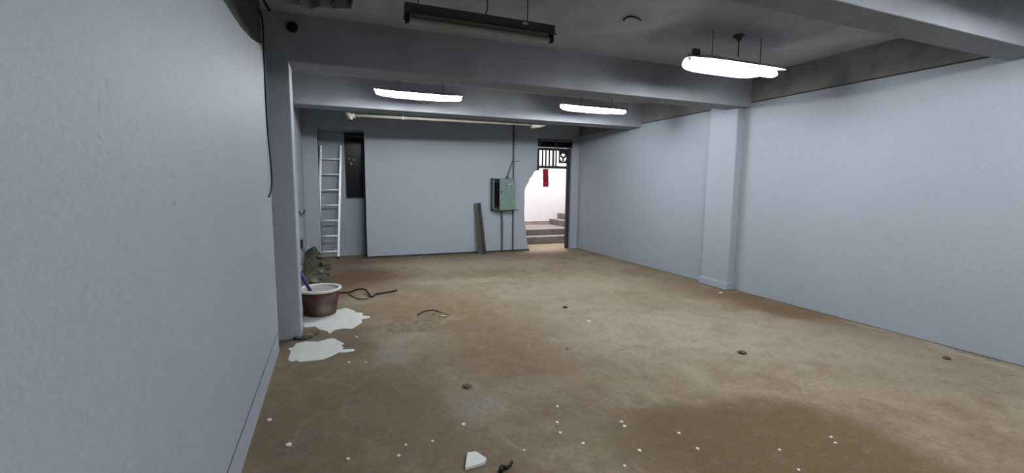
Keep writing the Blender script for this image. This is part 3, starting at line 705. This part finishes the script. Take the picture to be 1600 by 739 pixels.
# ---------------------------------------------------------------- small things on the floor
bm = B(); tube(bm, smooth_path([(0.02, 6.43, 0.012), (0.167, 6.419, 0.012), (0.292, 6.424, 0.045), (0.386, 6.312, 0.05), (0.434, 6.062, 0.012), (0.510, 6.182, 0.012), (0.660, 6.243, 0.012), (0.799, 6.313, 0.012)], 6), 0.012, 8)
tag(finish('black_cable', bm, M['rubber'], None, True), 'black cable lying looped on the floor to the right of the tub', 'cable')
bm = B(); tube(bm, smooth_path([(0.15, 6.40, 0.01), (0.222, 6.138, 0.01), (0.287, 6.009, 0.01), (0.40, 5.998, 0.01)], 6), 0.007, 8)
tag(finish('thin_wire', bm, M['conduit'], None, True), 'thin grey wire curling on the floor in front of the black cable', 'wire')

# broken, lifted screed patch
pk = thing('lifted_screed', 'cracked lump of lifted floor screed in the middle left of the floor', 'screed', (0.98, 4.95, 0))
pk['label'] = 'cracked lump of lifted screed with a dark broken edge on the brown floor'
bm = B(); n = 36; g = {}
for i in range(n + 1):
    for j in range(17):
        t = i / n; w = j / 8 - 1
        c0 = Vector((0.45 + 0.74 * t, 4.66 + 0.36 * t - 0.10 * math.sin(t * 3.1), 0)); q = noise.fractal(Vector((t * 9, w * 2.5, 5.0)), 0.7, 2.2, 6)
        hw = 0.05 + 0.14 * math.sin(math.pi * min(1, t * 1.05)) ** 0.8
        z = 0.032 * (0.25 + 0.75 * t) * max(0.0, 1 - abs(w) ** 2.0) * (0.8 + 0.8 * q) * min(1, t * 8, (1 - t) * 8)
        if w > 0.55: z *= 0.3
        g[i, j] = bm.verts.new((c0.x - 0.3 * w * hw, c0.y + w * hw * 1.35, max(-0.002, z)))
for i in range(n):
    for j in range(16): bm.faces.new((g[i, j], g[i + 1, j], g[i + 1, j + 1], g[i, j + 1]))
finish('crust', bm, mat('loose_screed', (0.165, 0.128, 0.083), 0.95, var=0.3, scale=14, bump=0.8, bscale=30), pk, True)
bm = B(); pts = smooth_path([(0.86, 5.03, 0.008), (0.93, 5.10, 0.016), (1.0, 5.15, 0.014), (1.07, 5.13, 0.018), (1.13, 5.03, 0.012), (1.19, 4.90, 0.006)], 5)
tube(bm, pts, [0.003 + 0.009 * max(0, noise.noise(Vector((k * 0.7, 2, 0))) * 0.8 + 0.5) for k in range(len(pts))], 7); finish('broken_edge', bm, mat('dark_edge', (0.045, 0.030, 0.020), 0.95), pk)  # thin dark line for the crack along the lifted edge
bm = B(); stone(bm, (1.13, 4.86, 0.012), 0.032, 4.0, (1.7, 0.8, 0.5)); finish('fragment', bm, mat('pale_screed', (0.30, 0.25, 0.18), 0.95), pk)
bm = B(); stone(bm, (1.03, 4.93, 0.02), 0.022, 9.0, (1.2, 1, 0.6)); finish('fragment', bm, M['earth'], pk)

# tile fragment and the dark scrap at the bottom of the view
bm = B(); plate(bm, [(0.603, 2.132), (0.652, 2.258), (0.700, 2.252), (0.735, 2.170), (0.714, 2.142), (0.65, 2.134)], [], lambda u, v, t: (u, v, t), 0.001, 0.016)
tag(finish('tile_fragment', bm, M['chip']), 'large flat white tile fragment lying on the brown floor', 'tile fragment')
sc = thing('black_scrap', 'black twisted rubber scrap beside the large white tile fragment', 'scrap', (0.81, 2.07, 0))
bm = B(); tube(bm, smooth_path([(0.768, 2.035, 0.014), (0.785, 2.065, 0.018), (0.800, 2.050, 0.016)], 5), 0.013, 8); finish('lump', bm, M['rubber'], sc, True)
bm = B(); tube(bm, smooth_path([(0.800, 2.050, 0.014), (0.828, 2.060, 0.018), (0.853, 2.095, 0.012)], 5), 0.0095, 8); finish('strip', bm, M['rubber'], sc, True)

CHIPS = [(-0.418, 3.060, .02), (-0.281, 2.714, .022), (0.032, 2.452, .013), (0.293, 2.383, .013), (0.346, 2.474, .011), (0.498, 2.457, .012), (0.716, 2.570, .017), (0.175, 4.503, .018), (0.082, 3.860, .016), (0.217, 3.809, .014),
         (1.376, 2.563, .015), (1.276, 2.381, .016), (1.239, 2.269, .013), (1.311, 2.118, .013), (1.666, 2.240, .015), (1.653, 2.189, .015), (1.575, 1.942, .016), (1.916, 2.003, .014), (1.901, 1.837, .014), (1.412, 1.856, .012),
         (2.593, 4.145, .024), (0.962, 2.178, .010), (5.080, 4.665, .03), (2.748, 1.640, .012), (2.710, 1.589, .012), (2.334, 1.658, .012), (2.263, 1.493, .012)]
DP = ('tiny white plaster chip scattered on the dark brown patch of the floor in front', 'plaster chips on the dark floor patch')
CHIP_LABELS = {0: ('white plaster chip close beside the foot of the left wall', None), 1: ('pale oblong plaster chip, second out from the foot of the left wall', None), 6: ('thin pale plaster chip lying just behind the large tile fragment', None),
               7: ('pale plaster crumb beside the gap between the two white paint spills', None), 20: ('white plaster chip on the pale floor just beyond the middle, near the black pebble', None), 21: ('tiny pale plaster crumb beyond the black twisted scrap', None),
               22: ('white plaster chip on the floor at the foot of the right wall pier', None)}
for q in (2, 3, 4, 5): CHIP_LABELS[q] = ('tiny white plaster chip in the loose row between the left wall and the tile fragment', 'plaster chips left of the tile fragment')
for q in (8, 9): CHIP_LABELS[q] = ('pale plaster crumb, one of a pair in front of the nearer paint spill', 'pair of crumbs before the nearer paint spill')
for q in (23, 24): CHIP_LABELS[q] = ('white plaster chip, one of a pair at the rim of the dark floor patch', 'pair of chips at the rim of the dark patch')
for k, (x, y, r) in enumerate(CHIPS):
    bm = B(); n = 6; a0 = random.random() * 6
    r *= 0.78
    pts = [(x + r * (0.7 + 0.5 * random.random()) * math.cos(a0 + 2 * math.pi * i / n), y + r * (0.7 + 0.5 * random.random()) * math.sin(a0 + 2 * math.pi * i / n)) for i in range(n)]
    plate(bm, pts, [], lambda u, v, t: (u, v, t), 0.0005, 0.004 + r * 0.35)
    lab, grp = CHIP_LABELS.get(k, DP)
    tag(finish('plaster_chip', bm, M['chip']), lab, 'plaster chip', grp)
for (x, y, r, lab) in ((2.621, 4.742, .030, 'small black pebble alone in the middle of the floor'), (0.886, 3.070, .032, 'dark clod of dirt on the pale patch behind the tile fragment'), (3.412, 2.848, .04, 'flat dark lump on the dusty floor below the hooked lamp'),
                       (5.017, 2.104, .03, 'small dark pebble near the foot of the right wall'), (1.960, 3.490, .014, 'tiny dark pebble in front of the small black pebble')):
    bm = B(); stone(bm, (x, y, r * 0.3), r, x, (1, 1, 0.42 if r < 0.035 else 0.2))
    tag(finish('pebble', bm, M['rubber'] if r == .030 and y > 4 else M['earth']), lab, 'pebble')
for k, (x, y, r) in enumerate(((-0.30, 4.62, .035), (-0.255, 4.66, .045), (-0.21, 4.72, .04), (-0.27, 4.73, .03), (-0.36, 4.63, .03))):
    bm = B(); stone(bm, (x, y, r * 0.35), r, 2.0 + k, (1.1, 1, 0.6))
    tag(finish('rubble_lump', bm, M['stone'] if k % 2 else M['earth']), 'small grey lump of rubble at the foot of the left column', 'rubble', 'rubble lumps at the column foot')
bm = B(); tube(bm, smooth_path([(2.545, 3.625, 3.012), (2.527, 3.565, 3.012), (2.545, 3.515, 3.012), (2.614, 3.524, 3.012), (2.685, 3.562, 3.012)], 5), 0.007, 6)
tag(finish('ceiling_wire', bm, M['wire'], None, True), 'short bent dark wire on the ceiling between the unlit lamp and the hooked lamp', 'wire')
